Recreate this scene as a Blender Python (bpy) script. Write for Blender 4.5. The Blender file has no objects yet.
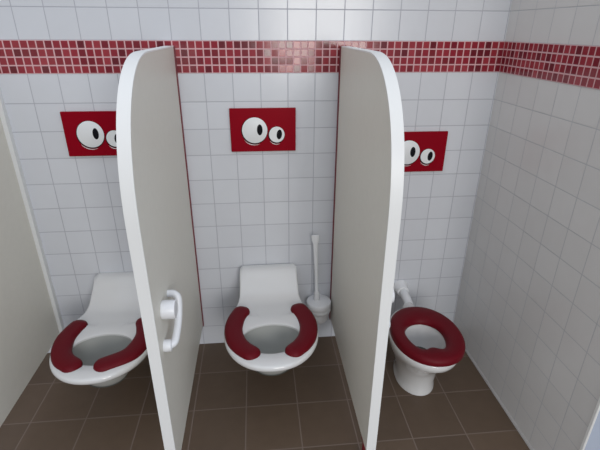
import bpy, bmesh, math
from mathutils import Vector, Matrix

S = 0.1                       # one wall tile = 10 cm; everything below is in tile units
C = bpy.context.scene.collection
scn = bpy.context.scene


# ------------------------------------------------------------------ materials
def new_mat(name):
    m = bpy.data.materials.new(name)
    m.use_nodes = True
    nt = m.node_tree
    b = nt.nodes['Principled BSDF']
    return m, nt, b


def plain(name, col, rough=0.4, spec=0.5, noise=0.04, scale=9.0, coat=0.0):
    m, nt, b = new_mat(name)
    n = nt.nodes.new('ShaderNodeTexNoise')
    n.inputs['Scale'].default_value = scale
    n.inputs['Detail'].default_value = 3
    tc = nt.nodes.new('ShaderNodeTexCoord')
    nt.links.new(tc.outputs['Object'], n.inputs['Vector'])
    r = nt.nodes.new('ShaderNodeMapRange')
    r.inputs['To Min'].default_value = 1 - noise
    r.inputs['To Max'].default_value = 1 + noise
    nt.links.new(n.outputs['Fac'], r.inputs['Value'])
    mx = nt.nodes.new('ShaderNodeMix')
    mx.data_type = 'RGBA'
    mx.blend_type = 'MULTIPLY'
    mx.inputs['Factor'].default_value = 1
    mx.inputs['A'].default_value = (*col, 1)
    nt.links.new(r.outputs['Result'], mx.inputs['B'])
    nt.links.new(mx.outputs['Result'], b.inputs['Base Color'])
    b.inputs['Roughness'].default_value = rough
    b.inputs['Specular IOR Level'].default_value = spec
    b.inputs['Coat Weight'].default_value = coat
    b.inputs['Coat Roughness'].default_value = 0.08
    return m


def math_node(nt, op, a, b=None, c=None):
    n = nt.nodes.new('ShaderNodeMath')
    n.operation = op
    for i, v in enumerate((a, b, c)):
        if v is None:
            continue
        if isinstance(v, (int, float)):
            n.inputs[i].default_value = v
        else:
            nt.links.new(v, n.inputs[i])
    return n.outputs[0]


def tile_mat(name, ax_u, ax_v, pu, pv, ou, ov, gw, col, grout, rough, vary, rand_pal=None, bump=0.3, tile_rot=0.02,
             grout_rough=0.8, spec=0.5):
    """square tiles in world metres on the (ax_u, ax_v) plane; pitch pu/pv, offset ou/ov, grout width gw"""
    m, nt, b = new_mat(name)
    geo = nt.nodes.new('ShaderNodeNewGeometry')
    sep = nt.nodes.new('ShaderNodeSeparateXYZ')
    nt.links.new(geo.outputs['Position'], sep.inputs[0])
    U = math_node(nt, 'DIVIDE', math_node(nt, 'SUBTRACT', sep.outputs[ax_u], ou), pu)
    V = math_node(nt, 'DIVIDE', math_node(nt, 'SUBTRACT', sep.outputs[ax_v], ov), pv)
    fu, fv = math_node(nt, 'FLOOR', U), math_node(nt, 'FLOOR', V)
    du = math_node(nt, 'MULTIPLY', math_node(nt, 'SUBTRACT', 0.5, math_node(nt, 'ABSOLUTE', math_node(nt, 'SUBTRACT', math_node(nt, 'SUBTRACT', U, fu), 0.5))), pu)
    dv = math_node(nt, 'MULTIPLY', math_node(nt, 'SUBTRACT', 0.5, math_node(nt, 'ABSOLUTE', math_node(nt, 'SUBTRACT', math_node(nt, 'SUBTRACT', V, fv), 0.5))), pv)
    d = math_node(nt, 'MINIMUM', du, dv)
    mr = nt.nodes.new('ShaderNodeMapRange')
    mr.interpolation_type = 'SMOOTHSTEP'
    mr.inputs['From Min'].default_value = gw * 0.35
    mr.inputs['From Max'].default_value = gw * 0.65
    nt.links.new(d, mr.inputs['Value'])
    cmb = nt.nodes.new('ShaderNodeCombineXYZ')
    nt.links.new(fu, cmb.inputs[0])
    nt.links.new(fv, cmb.inputs[1])
    wn = nt.nodes.new('ShaderNodeTexWhiteNoise')
    wn.noise_dimensions = '2D'
    nt.links.new(cmb.outputs[0], wn.inputs['Vector'])
    ramp = nt.nodes.new('ShaderNodeValToRGB')
    cr = ramp.color_ramp
    if rand_pal:
        cr.interpolation = 'CONSTANT'
        cr.elements[0].color = (*rand_pal[0], 1)
        cr.elements[1].position = 1 / len(rand_pal)
        cr.elements[1].color = (*rand_pal[1], 1)
        for i in range(2, len(rand_pal)):
            e = cr.elements.new(i / len(rand_pal))
            e.color = (*rand_pal[i], 1)
    else:
        cr.elements[0].color = (*[c * (1 - vary) for c in col], 1)
        cr.elements[1].color = (*[min(1, c * (1 + vary)) for c in col], 1)
    nt.links.new(wn.outputs['Value'], ramp.inputs[0])
    # fine mottling inside a tile
    no = nt.nodes.new('ShaderNodeTexNoise')
    no.inputs['Scale'].default_value = 22
    no.inputs['Detail'].default_value = 4
    nt.links.new(geo.outputs['Position'], no.inputs['Vector'])
    nr = nt.nodes.new('ShaderNodeMapRange')
    nr.inputs['To Min'].default_value = 1 - vary
    nr.inputs['To Max'].default_value = 1 + vary
    nt.links.new(no.outputs['Fac'], nr.inputs['Value'])
    mul = nt.nodes.new('ShaderNodeMix')
    mul.data_type = 'RGBA'
    mul.blend_type = 'MULTIPLY'
    mul.inputs['Factor'].default_value = 1
    nt.links.new(ramp.outputs[0], mul.inputs['A'])
    nt.links.new(nr.outputs[0], mul.inputs['B'])
    mix = nt.nodes.new('ShaderNodeMix')
    mix.data_type = 'RGBA'
    mix.inputs['A'].default_value = (*grout, 1)
    nt.links.new(mr.outputs[0], mix.inputs['Factor'])
    nt.links.new(mul.outputs['Result'], mix.inputs['B'])
    nt.links.new(mix.outputs['Result'], b.inputs['Base Color'])
    rm = nt.nodes.new('ShaderNodeMapRange')
    rm.inputs['To Min'].default_value = grout_rough
    rm.inputs['To Max'].default_value = rough
    nt.links.new(mr.outputs[0], rm.inputs['Value'])
    nt.links.new(rm.outputs[0], b.inputs['Roughness'])
    b.inputs['Specular IOR Level'].default_value = spec
    bp = nt.nodes.new('ShaderNodeBump')
    bp.inputs['Strength'].default_value = bump
    bp.inputs['Distance'].default_value = 0.002
    nt.links.new(mr.outputs[0], bp.inputs['Height'])
    # every tile is laid a hair out of true: tilt its normal
    if tile_rot:
        sc = nt.nodes.new('ShaderNodeVectorMath')
        sc.operation = 'SUBTRACT'
        nt.links.new(wn.outputs['Color'], sc.inputs[0])
        sc.inputs[1].default_value = (.5, .5, .5)
        s2 = nt.nodes.new('ShaderNodeVectorMath')
        s2.operation = 'SCALE'
        nt.links.new(sc.outputs[0], s2.inputs[0])
        s2.inputs['Scale'].default_value = tile_rot
        ad = nt.nodes.new('ShaderNodeVectorMath')
        ad.operation = 'ADD'
        nt.links.new(bp.outputs[0], ad.inputs[0])
        nt.links.new(s2.outputs[0], ad.inputs[1])
        nm = nt.nodes.new('ShaderNodeVectorMath')
        nm.operation = 'NORMALIZE'
        nt.links.new(ad.outputs[0], nm.inputs[0])
        nt.links.new(nm.outputs[0], b.inputs['Normal'])
    else:
        nt.links.new(bp.outputs[0], b.inputs['Normal'])
    return m


WHITE_T = (0.655, 0.675, 0.715)
RIGHT_T = (0.68, 0.675, 0.665)
GROUT = (0.43, 0.44, 0.49)
TP = 0.1
ZLOW = -0.0038
BAND0, BANDH = 1.2, 0.1075
M = {}
M['tile_back'] = tile_mat('white_wall_tiles', 0, 2, TP, TP, 0, 0, 0.0030, WHITE_T, GROUT, 0.22, 0.02)
M['tile_back_top'] = tile_mat('white_wall_tiles_above_band', 0, 2, TP, TP, 0, BAND0 + BANDH, 0.0030, WHITE_T, GROUT, 0.22, 0.02)
M['tile_right'] = tile_mat('white_side_wall_tiles', 1, 2, TP, TP, -0.0567, 0, 0.0028, RIGHT_T, (0.48, 0.49, 0.51), 0.25, 0.02)
M['tile_right_top'] = tile_mat('white_side_wall_tiles_above_band', 1, 2, TP, TP, -0.0567, BAND0 + BANDH, 0.0028, RIGHT_T, (0.48, 0.49, 0.51), 0.25, 0.02)
PAL = [(0.25, 0.022, 0.034), (0.30, 0.028, 0.042), (0.19, 0.014, 0.026), (0.27, 0.020, 0.034), (0.20, 0.018, 0.028),
       (0.33, 0.036, 0.05), (0.14, 0.013, 0.022), (0.28, 0.025, 0.038)]
M['mosaic_back'] = tile_mat('red_mosaic', 0, 2, 0.0263, BANDH / 4, 0.004, BAND0, 0.0042, (0.25, .02, .03), (0.66, 0.40, 0.42), 0.12, 0.05, PAL, tile_rot=0.03)
M['mosaic_right'] = tile_mat('red_mosaic_side', 1, 2, 0.0263, BANDH / 4, -0.004, BAND0, 0.0042, (0.25, .02, .03), (0.66, 0.40, 0.42), 0.12, 0.05, PAL, tile_rot=0.03)
M['floor'] = tile_mat('brown_floor_tiles', 0, 1, 0.20018, 0.20018, 0.1013, 0.0069, 0.0040, (0.115, 0.079, 0.054), (0.185, 0.142, 0.118), 0.5, 0.10, bump=0.2, tile_rot=0.0, spec=0.3)
M['porcelain'] = plain('white_porcelain', (0.70, 0.70, 0.695), 0.10, 0.6, 0.01, coat=0.3)
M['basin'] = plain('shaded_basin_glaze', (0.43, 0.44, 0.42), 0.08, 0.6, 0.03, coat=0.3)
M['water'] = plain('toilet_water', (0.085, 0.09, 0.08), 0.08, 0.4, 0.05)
M['pad'] = plain('dark_red_seat_plastic', (0.125, 0.002, 0.008), 0.5, 0.18, 0.06)
M['panel'] = plain('beige_laminate', (0.71, 0.69, 0.62), 0.45, 0.35, 0.03, 40)
M['edge'] = plain('white_edge_band', (0.80, 0.81, 0.80), 0.35, 0.4, 0.01)
M['redprof'] = plain('dark_red_gasket', (0.16, 0.008, 0.020), 0.4)
M['greyprof'] = plain('pale_wall_profile', (0.75, 0.76, 0.76), 0.4)
M['plate'] = plain('red_glossy_plate', (0.260, 0.001, 0.010), 0.35, 0.08, 0.02)
M['eye'] = plain('eye_white', (0.80, 0.82, 0.83), 0.4, 0.4, 0.01)
M['black'] = plain('eye_black', (0.006, 0.006, 0.009), 0.5, 0.1, 0.01)
M['plastic'] = plain('white_plastic', (0.80, 0.81, 0.83), 0.3, 0.5, 0.01)
M['bead'] = plain('pale_silicone', (0.42, 0.41, 0.40), 0.5)
M['metal'] = plain('dark_red_foot', (0.13, 0.008, 0.014), 0.35)
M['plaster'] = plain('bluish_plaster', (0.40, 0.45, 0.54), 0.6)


# ------------------------------------------------------------------ mesh helpers
def link(name, bm, mat, parent=None, smooth=True, angle=40, bevel=0.0, subsurf=0):
    me = bpy.data.meshes.new(name)
    bmesh.ops.recalc_face_normals(bm, faces=bm.faces)
    bmesh.ops.scale(bm, vec=(S, S, S), verts=bm.verts)
    bm.to_mesh(me)
    bm.free()
    mats = mat if isinstance(mat, (list, tuple)) else [mat]
    for mm in mats:
        me.materials.append(mm)
    o = bpy.data.objects.new(name, me)
    C.objects.link(o)
    if parent:
        o.parent = parent
    if smooth:
        for p in me.polygons:
            p.use_smooth = True
        if angle < 180:
            me.set_sharp_from_angle(angle=math.radians(angle))
    if bevel:
        b = o.modifiers.new('bevel', 'BEVEL')
        b.width = bevel * S
        b.segments = 3
        b.limit_method = 'ANGLE'
    if subsurf:
        s = o.modifiers.new('subsurf', 'SUBSURF')
        s.levels = s.render_levels = subsurf
    return o


def box(bm, x0, x1, y0, y1, z0, z1):
    v = [bm.verts.new((x, y, z)) for x in (x0, x1) for y in (y0, y1) for z in (z0, z1)]
    for f in ((0, 1, 3, 2), (4, 6, 7, 5), (0, 4, 5, 1), (2, 3, 7, 6), (0, 2, 6, 4), (1, 5, 7, 3)):
        bm.faces.new([v[i] for i in f])


def loft(bm, rings, cap0=True, cap1=True, closed=True):
    vs = [[bm.verts.new(p) for p in r] for r in rings]
    n = len(vs[0])
    for a, b in zip(vs[:-1], vs[1:]):
        for i in range(n if closed else n - 1):
            j = (i + 1) % n
            bm.faces.new((a[i], a[j], b[j], b[i]))
    if cap0:
        bm.faces.new(vs[0])
    if cap1:
        bm.faces.new(vs[-1])
    return vs


def lathe(bm, prof, cx, cy, seg=40, axis='z', cz=0, cap0=True, cap1=True):
    rings = []
    for r, t in prof:
        ring = []
        for i in range(seg):
            a = 2 * math.pi * i / seg
            if axis == 'z':
                ring.append((cx + r * math.cos(a), cy + r * math.sin(a), t))
            elif axis == 'y':
                ring.append((cx + r * math.cos(a), t, cz + r * math.sin(a)))
            else:
                ring.append((t, cy + r * math.cos(a), cz + r * math.sin(a)))
        rings.append(ring)
    loft(bm, rings, cap0, cap1)


def catmull(pts, n=8):
    P = [Vector(p) for p in pts]
    P = [P[0] * 2 - P[1]] + P + [P[-1] * 2 - P[-2]]
    out = []
    for i in range(1, len(P) - 2):
        for k in range(n):
            t = k / n
            a, b, c, d = P[i - 1:i + 3]
            out.append(0.5 * ((2 * b) + (c - a) * t + (2 * a - 5 * b + 4 * c - d) * t * t + (3 * b - a - 3 * c + d) * t ** 3))
    out.append(P[-2])
    return out


def tube(bm, pts, rad, seg=16, n=8, round_ends=True):
    path = catmull(pts, n)
    rads = rad if callable(rad) else (lambda u: rad)
    L = len(path)
    up = Vector((0.13, 0.2, 1)).normalized()
    rings = []

    def ring(p, t, r):
        s = t.cross(up).normalized()
        w = s.cross(t).normalized()
        return [tuple(p + s * r * math.cos(2 * math.pi * i / seg) + w * r * math.sin(2 * math.pi * i / seg)) for i in range(seg)]
    for i, p in enumerate(path):
        t = (path[min(i + 1, L - 1)] - path[max(i - 1, 0)]).normalized()
        r = rads(i / (L - 1))
        if i == 0 and round_ends:
            for a in (80, 55, 28):
                rings.append(ring(p - t * r * math.sin(math.radians(a)), t, r * math.cos(math.radians(a))))
        rings.append(ring(p, t, r))
        if i == L - 1 and round_ends:
            for a in (28, 55, 80):
                rings.append(ring(p + t * r * math.sin(math.radians(a)), t, r * math.cos(math.radians(a))))
    loft(bm, rings)


def sstep(a, b, x):
    t = max(0.0, min(1.0, (x - a) / (b - a)))
    return t * t * (3 - 2 * t)


def thing(name, label, cat, loc, group=None, rz=0):
    o = bpy.data.objects.new(name, None)
    o.empty_display_size = 0.05
    C.objects.link(o)
    o.location = [c * S for c in loc]
    o.rotation_euler = (0, 0, rz)
    o['label'] = label
    o['category'] = cat
    if group:
        o['group'] = group
    return o


def tag(o, label, cat, group=None):
    o['label'] = label
    o['category'] = cat
    if group:
        o['group'] = group
    return o


def dup(root, loc, label):
    r = root.copy()
    C.objects.link(r)
    r.location = [c * S for c in loc]
    r['label'] = label
    for ch in list(root.children):
        c = ch.copy()
        C.objects.link(c)
        c.parent = r
        for g in list(ch.children):
            d = g.copy()
            C.objects.link(d)
            d.parent = c
    return r


def struct(name, bm, mat, bevel=0):
    o = link(name, bm, mat, smooth=False, bevel=bevel)
    o['kind'] = 'structure'
    return o


# ------------------------------------------------------------------ the setting
XR = 11.04            # right wall plane
YE = -8.5             # where the right wall ends
XL = -13.2
B0, B1 = 12.0, 13.075
ZT = 25.0

bm = bmesh.new()
box(bm, XL, XR + 9, -40, 1.2, -1.0, 0)
struct('floor', bm, M['floor'])


def banded(name, mats, make):
    bm = bmesh.new()
    for (z0, z1) in ((0, B0), (B1, ZT)):
        make(bm, z0, z1)
    nf = len(bm.faces)
    for i, f in enumerate(bm.faces):
        f.material_index = 0 if i < nf / 2 else 1
    return struct(name, bm, mats)


banded('wall_back', [M['tile_back'], M['tile_back_top']], lambda bm, a, b: box(bm, XL, XR, 0, 1.2, a, b))
banded('wall_right', [M['tile_right'], M['tile_right_top']], lambda bm, a, b: box(bm, XR, XR + 1.2, YE, 1.2, a, b))
bm = bmesh.new()
box(bm, XL, XR, -0.012, 1.2, B0, B1)
struct('trim_1', bm, M['mosaic_back'])
bm = bmesh.new()
box(bm, XR - 0.012, XR + 1.2, YE, 1.2, B0, B1)
struct('trim_2', bm, M['mosaic_right'])
# silicone bead at the foot of the right wall, corner bead at its free end
bm = bmesh.new()
loft(bm, [[(XR, y, 0), (XR - .07, y, 0), (XR - .05, y, .05), (XR, y, .07)] for y in (YE, 0)])
struct('baseboard_right', bm, M['bead'])
bm = bmesh.new()
loft(bm, [[(XR - .03, YE - .02, z), (XR - .03, YE + .06, z), (XR + .03, YE + .06, z), (XR + .03, YE - .03, z), (XR, YE - .05, z)] for z in (0, ZT)])
struct('trim_3', bm, M['edge'])
# the wall turns away from the camera's right: bluish daylight-lit return
bm = bmesh.new()
box(bm, XR + .03, XR + 9, YE - .02, YE + 1.2, 0, ZT)
struct('wall_front', bm, M['plaster'])

# ------------------------------------------------------------------ partition panels
PY, PZ0, PZ1 = -7.22, 1.2, 12.87


def panel_profile(off=0.0):
    """(y,z) outline from the wall along the top, round the big front corner, down the front edge"""
    pts = [(-0.05, PZ1 + off)]
    pts += [(-3.2, PZ1 + off)]
    ay, az = -4.05, 9.0
    ry, rz, ex = abs(PY - ay), PZ1 - az, 2.35
    for i in range(0, 33):
        a = math.pi / 2 * (1 - i / 32)
        pts.append((ay - (ry + off) * math.cos(a) ** (2 / ex), az + (rz + off) * math.sin(a) ** (2 / ex)))
    pts.append((PY - off, PZ0))
    return pts


def make_partition(name, label, loc, wall_mat, group):
    # origin: floor point below the panel's +X face at the wall; the panel fills x -0.30 .. 0
    t = thing(name, label, 'partition', loc, group)
    T = -0.30
    bm = bmesh.new()
    prof = panel_profile() + [(-0.05, PZ0)]
    loft(bm, [[(x, y, z) for y, z in prof] for x in (T, 0)])
    link('panel', bm, M['panel'], t, smooth=False)
    bm = bmesh.new()
    a, b = panel_profile(0.0), panel_profile(0.035)
    loft(bm, [[(T - .004, y, z), (T - .004, y2, z2), (0.004, y2, z2), (0.004, y, z)] for (y, z), (y2, z2) in zip(a, b)])
    link('edge_band', bm, M['edge'], t, angle=30)
    bm = bmesh.new()
    for x0, x1 in ((T - .035, T), (0, .035)):
        box(bm, x0, x1, -0.14, -0.0005, PZ0 - .1, PZ1 + .02)
    link('wall_profile', bm, wall_mat, t, smooth=False)
    bm = bmesh.new()
    lathe(bm, [(.26, 0), (.26, .05), (.12, .09), (.10, .15), (.10, 1.05), (.16, 1.08), (.16, 1.2)], T / 2, -6.62, 24)
    link('foot', bm, M['metal'], t)
    return t


G_P = 'stall partitions'
p1 = make_partition('stall_partition', 'pale round-cornered partition left of the middle toilet, its right face and paper holder showing', (-0.95, 0, 0), M['redprof'], G_P)
p2 = dup(p1, (5.2, 0, 0), 'beige round-cornered partition right of the middle toilet, standing before the full red ring seat')
p0 = make_partition('stall_partition', 'beige partition at the left edge of the photo, cut off by the frame', (-7.13, 0, 0), M['greyprof'], G_P)
for ch in p0.children:
    if ch.name.startswith('wall_profile'):
        bm = bmesh.new()
        for x0, x1 in ((-.42, -.30), (0, .15)):
            box(bm, x0, x1, -0.22, -0.0005, PZ0 - .1, PZ1 + .02)
        bmesh.ops.scale(bm, vec=(S, S, S), verts=bm.verts)
        bm.to_mesh(ch.data)
        bm.free()


# ------------------------------------------------------------------ eyes flush plates
def make_plate(label, loc):
    # origin: plate centre on the wall surface
    t = thing('flush_plate', label, 'flush plate', loc, 'red flush plates')
    w, h, d = 1.235, 0.815, 0.10
    bm = bmesh.new()
    box(bm, -w, w, -d, -0.001, -h, h)
    link('plate', bm, M['plate'], t, smooth=False, bevel=0.02)
    for cx, cz, r, px, pz, prx, prz, tilt in ((-.32, 0, .475, -.13, .02, .105, .205, 0), (.51, -.17, .295, .605, -.165, .10, .185, -.12)):
        e = bmesh.new()
        # black outline, dropped a little, with a thin white sliver under it
        def disc(bm, x, z, rx, rz, y0, y1, rot=0, seg=48):
            R = Matrix.Rotation(rot, 2)
            rings = []
            for s, y in ((1, y0), (1, y1 + .004), (.985, y1)):
                ring = []
                for i in range(seg):
                    a = 2 * math.pi * i / seg
                    q = R @ Vector((rx * s * math.cos(a), rz * s * math.sin(a)))
                    ring.append((x + q.x, y, z + q.y))
                rings.append(ring)
            loft(bm, rings)
        disc(e, cx, cz, r, r * 1.02, -d, -d - .022)
        eo = link('eye', e, M['eye'], t)
        o = bmesh.new()
        disc(o, cx - .012, cz - .018, r + .022, r * 1.02 + .026, -d, -d - .010)
        link('eye_outline', o, M['black'], eo)
        c = bmesh.new()
        rings = []
        for i in range(25):                       # the sliver: a thin crescent below the outline
            a = math.radians(-140 + 70 * i / 24)
            th = .020 * math.sin(math.pi * i / 24) + .002
            r0 = r * 1.02 + .045
            rings.append([(cx + (r0 + q) * math.cos(a), y, cz - .018 + (r0 + q) * math.sin(a)) for q, y in ((0, -d), (0, -d - .008), (th, -d - .008), (th, -d))])
        loft(c, rings)
        link('eye_highlight', c, M['eye'], eo)
        p = bmesh.new()
        disc(p, px, pz, prx, prz, -d - .022, -d - .032, tilt)
        link('pupil', p, M['black'], eo)
    return t


pl = make_plate('red flush plate with cartoon eyes above the middle toilet, wholly in view', (2.045, 0, 9.955))
dup(pl, (-3.93, 0, 9.905), 'red flush plate with cartoon eyes in the left stall, partly behind the partition')
dup(pl, (8.10, 0, 8.98), 'red flush plate with cartoon eyes in the right stall, hung lower than the others')


# ------------------------------------------------------------------ wall-hung toilets with split red seat pads
def outline_wall_toilet():
    pts = []

    def w(y):
        if y <= -3.4:
            return 1.74 * math.sqrt(max(0, 1 - (abs(y + 3.4) / 2.12) ** 2.15))
        return 1.22 + 0.52 * (1 - sstep(-3.1, -1.25, y))
    # right side from the wall to the nose; ellipse part by angle for even spacing
    right = [(1.10, -0.02), (1.19, -0.05), (1.22, -0.16)]
    y = -0.35
    while y > -3.4:
        right.append((w(y), y))
        y -= 0.12
    for i in range(0, 40):
        a = math.pi / 2 * i / 40
        ex = 2 / 2.15
        right.append((1.74 * math.cos(a) ** ex, -3.4 - 2.12 * math.sin(a) ** ex))
    right.append((0, -5.52))
    left = [(-x, y) for x, y in right[:-1]][::-1]
    back = [(-1.10 + 2.2 * i / 12, -0.02) for i in range(1, 12)]
    return right + left + back


def resample_by_angle(poly, c, n):
    """star-shaped outline sampled at even angles about c"""
    A = sorted((math.atan2(y - c[1], x - c[0]), x, y) for x, y in poly)
    ex = [(A[-1][0] - 2 * math.pi, A[-1][1], A[-1][2])] + A + [(A[0][0] + 2 * math.pi, A[0][1], A[0][2])]
    out = []
    for i in range(n):
        a = -math.pi + 2 * math.pi * (i + .5) / n
        for p, q in zip(ex[:-1], ex[1:]):
            if p[0] <= a <= q[0]:
                # intersect the ray with segment p-q
                d = (math.cos(a), math.sin(a))
                ex_, ey_ = q[1] - p[1], q[2] - p[2]
                den = d[0] * ey_ - d[1] * ex_
                if abs(den) < 1e-9:
                    out.append((p[1], p[2]))
                else:
                    t = ((p[1] - c[0]) * ey_ - (p[2] - c[1]) * ex_) / den
                    out.append((c[0] + d[0] * t, c[1] + d[1] * t))
                break
    return out


def make_wall_toilet(label, loc, pad_ext=(0, 0), pad_back=0.0):
    t = thing('wall_hung_toilet', label, 'toilet', loc, 'wall hung toilets with split red pads')
    N = 144
    HC = (0, -3.9)
    RIM = 3.32
    out = resample_by_angle(outline_wall_toilet(), HC, N)
    hole = []
    for i in range(N):
        a = -math.pi + 2 * math.pi * (i + .5) / N
        rx, ry = 1.07, (0.88 if math.sin(a) < 0 else 0.78)
        r = 1 / math.sqrt((math.cos(a) / rx) ** 2 + (math.sin(a) / ry) ** 2)
        hole.append((HC[0] + r * math.cos(a), HC[1] + r * math.sin(a)))

    def h(y):
        if y > -0.42:
            return 4.15
        u = max(0.0, (y + 1.80) / 1.38)
        return RIM + (4.15 - RIM) * (0.8 * u ** 1.25 + 0.2 * u ** 3) 
    rings = []
    for z, sx, sy in ((1.23, .30, .38), (1.25, .36, .46), (1.35, .42, .52), (1.6, .48, .57), (1.9, .57, .65), (2.2, .70, .735), (2.5, .825, .83), (2.75, .91, .905), (2.98, .965, .965), (3.12, .99, .995)):
        rings.append([(x * sx, y * sy, z) for x, y in out])
    for dz, ins in ((.13, 0.0), (.06, .01), (.02, .035), (0, .075)):
        r = []
        for (x, y), (hx, hy) in zip(out, hole):
            d = Vector((hx - x, hy - y))
            L = d.length
            p = Vector((x, y)) + d * (ins / L)
            r.append((p.x, p.y, h(y if ins == 0 else p.y) - dz))
        rings.append(r)
    K = 16
    for k in range(1, K + 1):
        r = []
        for (x, y), (hx, hy) in zip(out, hole):
            d = Vector((hx - x, hy - y))
            L = d.length
            s = .075 + (L - .075 - .06) * k / K
            p = Vector((x, y)) + d * (s / L)
            f = k / K
            r.append((p.x, p.y, h(p.y) + .05 * math.sin(math.pi * f) * (1 if p.y < -2.6 else 0.0) - .02 * f))
        rings.append(r)
    for z, s in ((3.27, .995), (3.20, 1.0), (3.0, .985), (2.75, .95), (2.45, .86), (2.2, .74), (2.0, .60), (1.9, .34)):
        rings.append([(HC[0] + (x - HC[0]) * s, HC[1] + (y - HC[1]) * s - .12 * (1 - s), z) for x, y in hole])
    bm = bmesh.new()
    loft(bm, rings)
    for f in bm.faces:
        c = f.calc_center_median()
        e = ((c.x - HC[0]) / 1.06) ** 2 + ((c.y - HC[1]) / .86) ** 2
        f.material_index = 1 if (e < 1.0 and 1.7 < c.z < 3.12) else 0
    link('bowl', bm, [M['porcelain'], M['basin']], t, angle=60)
    # standing water in the sump
    bm = bmesh.new()
    pool = [(HC[0] + (x - HC[0]) * .66, HC[1] + (y - HC[1]) * .66 - .05) for x, y in hole]
    loft(bm, [[(x, y, 2.05) for x, y in pool], [(x, y, 2.08) for x, y in pool]])
    link('water', bm, M['water'], t)
    # small bright fixing cap at the root of the deck
    for sgn in (-1, 1):
        path = catmull([((1.13 + .3 * pad_back) * sgn, -2.36 - pad_back, 0), (1.31 * sgn, -2.85 - .35 * pad_back, 0), (1.39 * sgn, -3.45, 0), (1.27 * sgn, -4.08, 0), (1.02 * sgn, -4.52, 0)] + [((.74 - pad_ext[(sgn + 1) // 2]) * sgn, -4.80 - .25 * pad_ext[(sgn + 1) // 2], 0)], 10)
        L = len(path)
        R = 0.335
        secs = []
        ends = [(-math.cos(math.radians(a)), math.sin(math.radians(a))) for a in (4, 18, 35, 52, 70)]

        def sec(p, tn, wd, ht):
            nrm = Vector((-tn.y, tn.x, 0))
            return [tuple(p + nrm * wd * u + Vector((0, 0, RIM - .09 + v * ht))) for u, v in
                    ((-.93, 0), (-1, .35), (-.97, .62), (-.84, .85), (-.55, .97), (0, 1.0), (.55, .97), (.84, .85), (.97, .62), (1, .35), (.93, 0))]
        H = .27
        for i, p in enumerate(path):
            tn = (path[min(i + 1, L - 1)] - path[max(i - 1, 0)]).normalized()
            if i == 0:
                for c, s in ends:
                    secs.append(sec(p + tn * c * R * .95, tn, R * s, H * (.45 + .55 * s)))
            secs.append(sec(p, tn, R, H))
            if i == L - 1:
                for c, s in ends[::-1]:
                    secs.append(sec(p - tn * c * R * .95, tn, R * s, H * (.45 + .55 * s)))
        bm = bmesh.new()
        loft(bm, secs)
        link('seat_pad', bm, M['pad'], t, angle=70)
    return t


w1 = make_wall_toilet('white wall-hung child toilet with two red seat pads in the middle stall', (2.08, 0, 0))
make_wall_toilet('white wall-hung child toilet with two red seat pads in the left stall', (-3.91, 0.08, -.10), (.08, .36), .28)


# ------------------------------------------------------------------ low floor-standing toilet with a full red ring seat
def egg(cx, cy, rx, ryf, ryb, n, ex=2.0):
    out = []
    for i in range(n):
        a = -math.pi + 2 * math.pi * (i + .5) / n
        c, s = math.cos(a), math.sin(a)
        ry = ryf if s < 0 else ryb
        out.append((cx + rx * math.copysign(abs(c) ** (2 / ex), c), cy + ry * math.copysign(abs(s) ** (2 / ex), s)))
    return out


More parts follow.
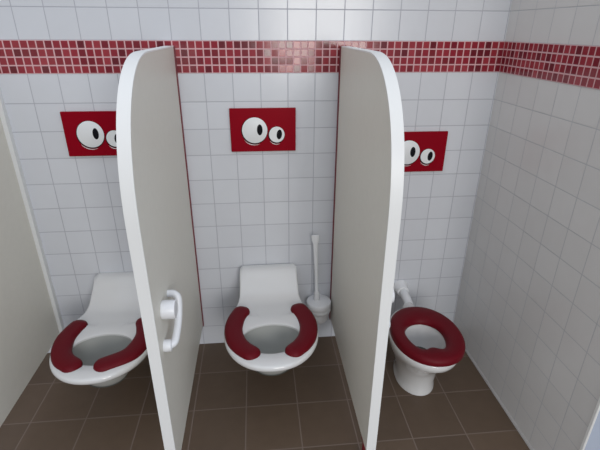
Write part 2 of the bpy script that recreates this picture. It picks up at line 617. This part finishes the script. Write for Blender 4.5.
def make_floor_toilet():
    t = thing('floor_standing_toilet', 'low white floor-standing child toilet with a full red ring seat', 'toilet', (7.96, 0, 0))
    N = 120
    RZ = 2.62
    CY = -3.60
    bm = bmesh.new()
    rings = []
    for z, rx, f, b, cy in ((0, .77, 1.00, 1.45, -3.02), (.08, .77, 1.00, 1.45, -3.02), (.14, .745, .98, 1.42, -3.02), (.5, .76, .98, 1.40, -3.02), (.95, .83, 1.04, 1.42, -3.05), (1.4, .95, 1.16, 1.5, -3.15),
                            (1.8, 1.10, 1.38, 1.62, -3.30), (2.1, 1.20, 1.52, 1.8, -3.45), (2.3, 1.25, 1.64, 1.88, -3.56), (2.42, 1.28, 1.64, 1.98, CY), (2.58, 1.29, 1.65, 1.98, CY), (RZ, 1.27, 1.62, 1.95, CY), (RZ, 1.1, 1.5, 1.6, CY),
                            (RZ - .01, .80, .98, .86, CY), (2.5, .74, .92, .80, CY), (2.2, .70, .88, .78, CY), (1.8, .56, .74, .70, CY), (1.45, .40, .5, .55, CY), (1.3, .25, .3, .35, CY)):
        rings.append([(x + .09 * (1 - sstep(.3, 2.2, z)), y, z) for x, y in egg(0, cy, rx, f, b, N)])
    loft(bm, rings)
    # inlet horn at the back that takes the flush pipe
    lathe(bm, [(.30, -1.9), (.29, -1.6), (.27, -1.45), (.25, -1.36), (.18, -1.36)], .12, 0, 28, 'y', cz=2.44)
    link('bowl', bm, M['porcelain'], t, angle=60)
    bm = bmesh.new()
    pool = egg(0, CY, .50, .62, .62, 60)
    loft(bm, [[(x, y, 1.62) for x, y in pool], [(x, y, 1.65) for x, y in pool]])
    link('water', bm, M['water'], t)
    # seat ring: outer egg, inner opening with the raised bump at the front
    outer = egg(.08, CY, 1.345, 1.66, 1.74, N, 2.1)
    inner = []
    for x, y in egg(0, CY - .02, .73, 1.06, .78, N, 2.0):
        if y < CY - .4:
            g = math.exp(-((x + .02) / .27) ** 2) * .30
            y = y + g
        inner.append((x, y))
    prof = ((0, .0), (0, .10), (.02, .17), (.08, .235), (.2, .27), (.5, .28), (.8, .25), (.93, .19), (.985, .12), (1, .05), (1, .0))
    rings = []
    for u, v in prof:
        rings.append([(ox + (ix - ox) * u, oy + (iy - oy) * u, RZ + .005 + v) for (ox, oy), (ix, iy) in zip(outer, inner)])
    rings.append(rings[0])
    bm = bmesh.new()
    vs = [[bm.verts.new(p) for p in r] for r in rings[:-1]]
    vs.append(vs[0])
    for a, b in zip(vs[:-1], vs[1:]):
        for i in range(N):
            j = (i + 1) % N
            bm.faces.new((a[i], a[j], b[j], b[i]))
    link('seat', bm, M['pad'], t, angle=70)
    return t


ft = make_floor_toilet()
# flush pipe with its wall rosette
fp = thing('flush_pipe', 'short white flush pipe from the wall to the low toilet', 'pipe', (8.14, 0, 2.62))
bm = bmesh.new()
tube(bm, [(0, -.02, 0), (0, -.5, -.005), (0, -1.0, -.05), (0, -1.45, -.16)], .19, 24, round_ends=False)
link('pipe', bm, M['plastic'], fp)
bm = bmesh.new()
lathe(bm, [(.36, -.001), (.36, -.05), (.33, -.10), (.28, -.16), (.27, -.42), (.25, -.46), (.19, -.46)], 0, 0, 32, 'y')
link('rosette', bm, M['plastic'], fp)


# ------------------------------------------------------------------ paper holders on the panels
def make_holder(label, loc):
    # origin: lower mount on the panel's right face
    t = thing('paper_holder', label, 'toilet paper holder', loc, 'white curved paper holders')
    bm = bmesh.new()
    # a bow of round bar from the lower mount, swinging back and up to the upper mount
    tube(bm, [(.0, 0, 0), (.15, 0.02, 0), (.26, .12, .02), (.29, .42, .14), (.30, .76, .34), (.30, 1.0, .62), (.28, 1.10, .84), (.18, 1.13, .95), (.0, 1.13, .97)], .108, 18, 8)
    link('bar', bm, M['plastic'], t)
    bm = bmesh.new()
    lathe(bm, [(.17, .001), (.17, .14), (.155, .20), (.11, .22)], 0, 0, 28, 'x', cz=0)
    link('mount', bm, M['plastic'], t)
    bm = bmesh.new()
    lathe(bm, [(.24, .001), (.26, .02), (.26, .35), (.245, .38), (.10, .38)], 0, .29, 36, 'x', cz=.99)
    link('peg', bm, M['plastic'], t)
    return t


h1 = make_holder('white curved paper holder on the left partition, wholly in view beside the middle toilet', (-.95, -6.72, 5.45))
dup(h1, (5.2, -6.45, 5.40), 'white paper holder mostly hidden behind the front edge of the right partition')

# ------------------------------------------------------------------ toilet brush in its wall cup
bc = thing('brush_cup', 'white wall-mounted toilet brush cup right of the middle toilet', 'brush holder', (4.33, -.50, 1.35))
bm = bmesh.new()
lathe(bm, [(.20, 0), (.30, .03), (.36, .12), (.40, .42), (.42, .50), (.47, .55), (.50, .62), (.50, .72), (.485, .76), (.46, .76), (.45, .70), (.43, .6), (.33, .15), (.1, .1)], 0, 0, 44)
link('cup', bm, M['plastic'], bc)
bm = bmesh.new()
box(bm, -.16, .16, .36, .499, .35, .95)
link('wall_bracket', bm, M['plastic'], bc, smooth=False, bevel=.03)
tb = thing('toilet_brush', 'white toilet brush with long flat-topped handle standing in its wall cup', 'toilet brush', (4.18, -.50, 1.46))
bm = bmesh.new()
rings = []
for z, rx, ry, dx in ((.25, .09, .09, 0), (.9, .09, .09, 0), (1.0, .125, .11, 0), (1.40, .12, .10, -.005), (1.46, .075, .07, -.01), (2.3, .075, .065, -.04), (3.3, .085, .06, -.08), (3.75, .095, .055, -.10),
                      (3.95, .15, .06, -.11), (4.12, .165, .06, -.115), (4.19, .155, .05, -.12), (4.205, .12, .03, -.12)):
    rings.append([(dx + rx * math.cos(2 * math.pi * i / 20), ry * math.sin(2 * math.pi * i / 20), z) for i in range(20)])
loft(bm, rings)
link('handle', bm, M['plastic'], tb)
bm = bmesh.new()
lathe(bm, [(.08, .03), (.18, .06), (.22, .15), (.22, .5), (.16, .6), (.09, .63)], 0, 0, 28)
link('brush_head', bm, M['plastic'], tb)
bm = bmesh.new()
lathe(bm, [(.40, .66), (.53, .67), (.55, .70), (.55, .92), (.53, .96), (.40, 1.0), (.16, 1.03), (.10, 1.03)], .10, 0, 44)
link('lid', bm, M['plastic'], tb)

# ------------------------------------------------------------------ light
def area(name, loc, target, sx, sy, power, col):
    l = bpy.data.lights.new(name, 'AREA')
    l.shape = 'RECTANGLE'
    l.size, l.size_y = sx, sy
    l.energy = power
    l.color = col
    o = bpy.data.objects.new(name, l)
    C.objects.link(o)
    o.location = loc
    d = Vector(target) - Vector(loc)
    o.rotation_euler = d.to_track_quat('-Z', 'Y').to_euler()
    return o


# daylight from two window sashes high up behind the camera
area('window_light', (0.66, -4.2, 1.55), (0.66, 0, 1.45), 0.58, 1.3, 21, (1.0, 0.97, 0.92))
area('window_light', (1.34, -4.2, 1.55), (1.34, 0, 1.45), 0.58, 1.3, 21, (1.0, 0.97, 0.92))

w = bpy.data.worlds.new('room_ambient')
scn.world = w
w.use_nodes = True
nt = w.node_tree
bg = nt.nodes['Background']
tc = nt.nodes.new('ShaderNodeTexCoord')
sp = nt.nodes.new('ShaderNodeSeparateXYZ')
nt.links.new(tc.outputs['Generated'], sp.inputs[0])
rp = nt.nodes.new('ShaderNodeValToRGB')
rp.color_ramp.elements[0].position = 0.42
rp.color_ramp.elements[0].color = (0.17, 0.16, 0.15, 1)
rp.color_ramp.elements[1].position = 0.75
rp.color_ramp.elements[1].color = (1.0, 1.04, 1.12, 1)
mr = nt.nodes.new('ShaderNodeMapRange')
mr.inputs['From Min'].default_value = -1
mr.inputs['From Max'].default_value = 1
nt.links.new(sp.outputs['Z'], mr.inputs['Value'])
nt.links.new(mr.outputs[0], rp.inputs[0])
r2 = nt.nodes.new('ShaderNodeValToRGB')
r2.color_ramp.elements[0].color = (0.88, 0.85, 0.80, 1)
r2.color_ramp.elements[1].color = (1.10, 1.18, 1.30, 1)
m2 = nt.nodes.new('ShaderNodeMapRange')
m2.inputs['From Min'].default_value = -1
m2.inputs['From Max'].default_value = 1
nt.links.new(sp.outputs['X'], m2.inputs['Value'])
nt.links.new(m2.outputs[0], r2.inputs[0])
mm = nt.nodes.new('ShaderNodeMix')
mm.data_type = 'RGBA'
mm.blend_type = 'MULTIPLY'
mm.inputs['Factor'].default_value = 1
nt.links.new(rp.outputs[0], mm.inputs['A'])
nt.links.new(r2.outputs[0], mm.inputs['B'])
nt.links.new(mm.outputs['Result'], bg.inputs['Color'])
bg.inputs['Strength'].default_value = 0.85

# ------------------------------------------------------------------ camera
cd = bpy.data.cameras.new('camera')
cam = bpy.data.objects.new('camera', cd)
C.objects.link(cam)
cd.sensor_width = 36
cd.sensor_fit = 'HORIZONTAL'
cd.lens = 435.33 / 600 * 36
cd.clip_start = 0.02
pitch, yaw, roll = 1.1476, -0.0993, 0.0054
Rm = Matrix.Rotation(yaw, 4, 'Z') @ Matrix.Rotation(pitch, 4, 'X') @ Matrix.Rotation(roll, 4, 'Z')
cam.matrix_world = Matrix.Translation((0.18142, -1.66393, 1.34557)) @ Rm
scn.camera = cam

scn.view_settings.view_transform = 'Standard'
scn.view_settings.look = 'None'
scn.view_settings.exposure = 0.22
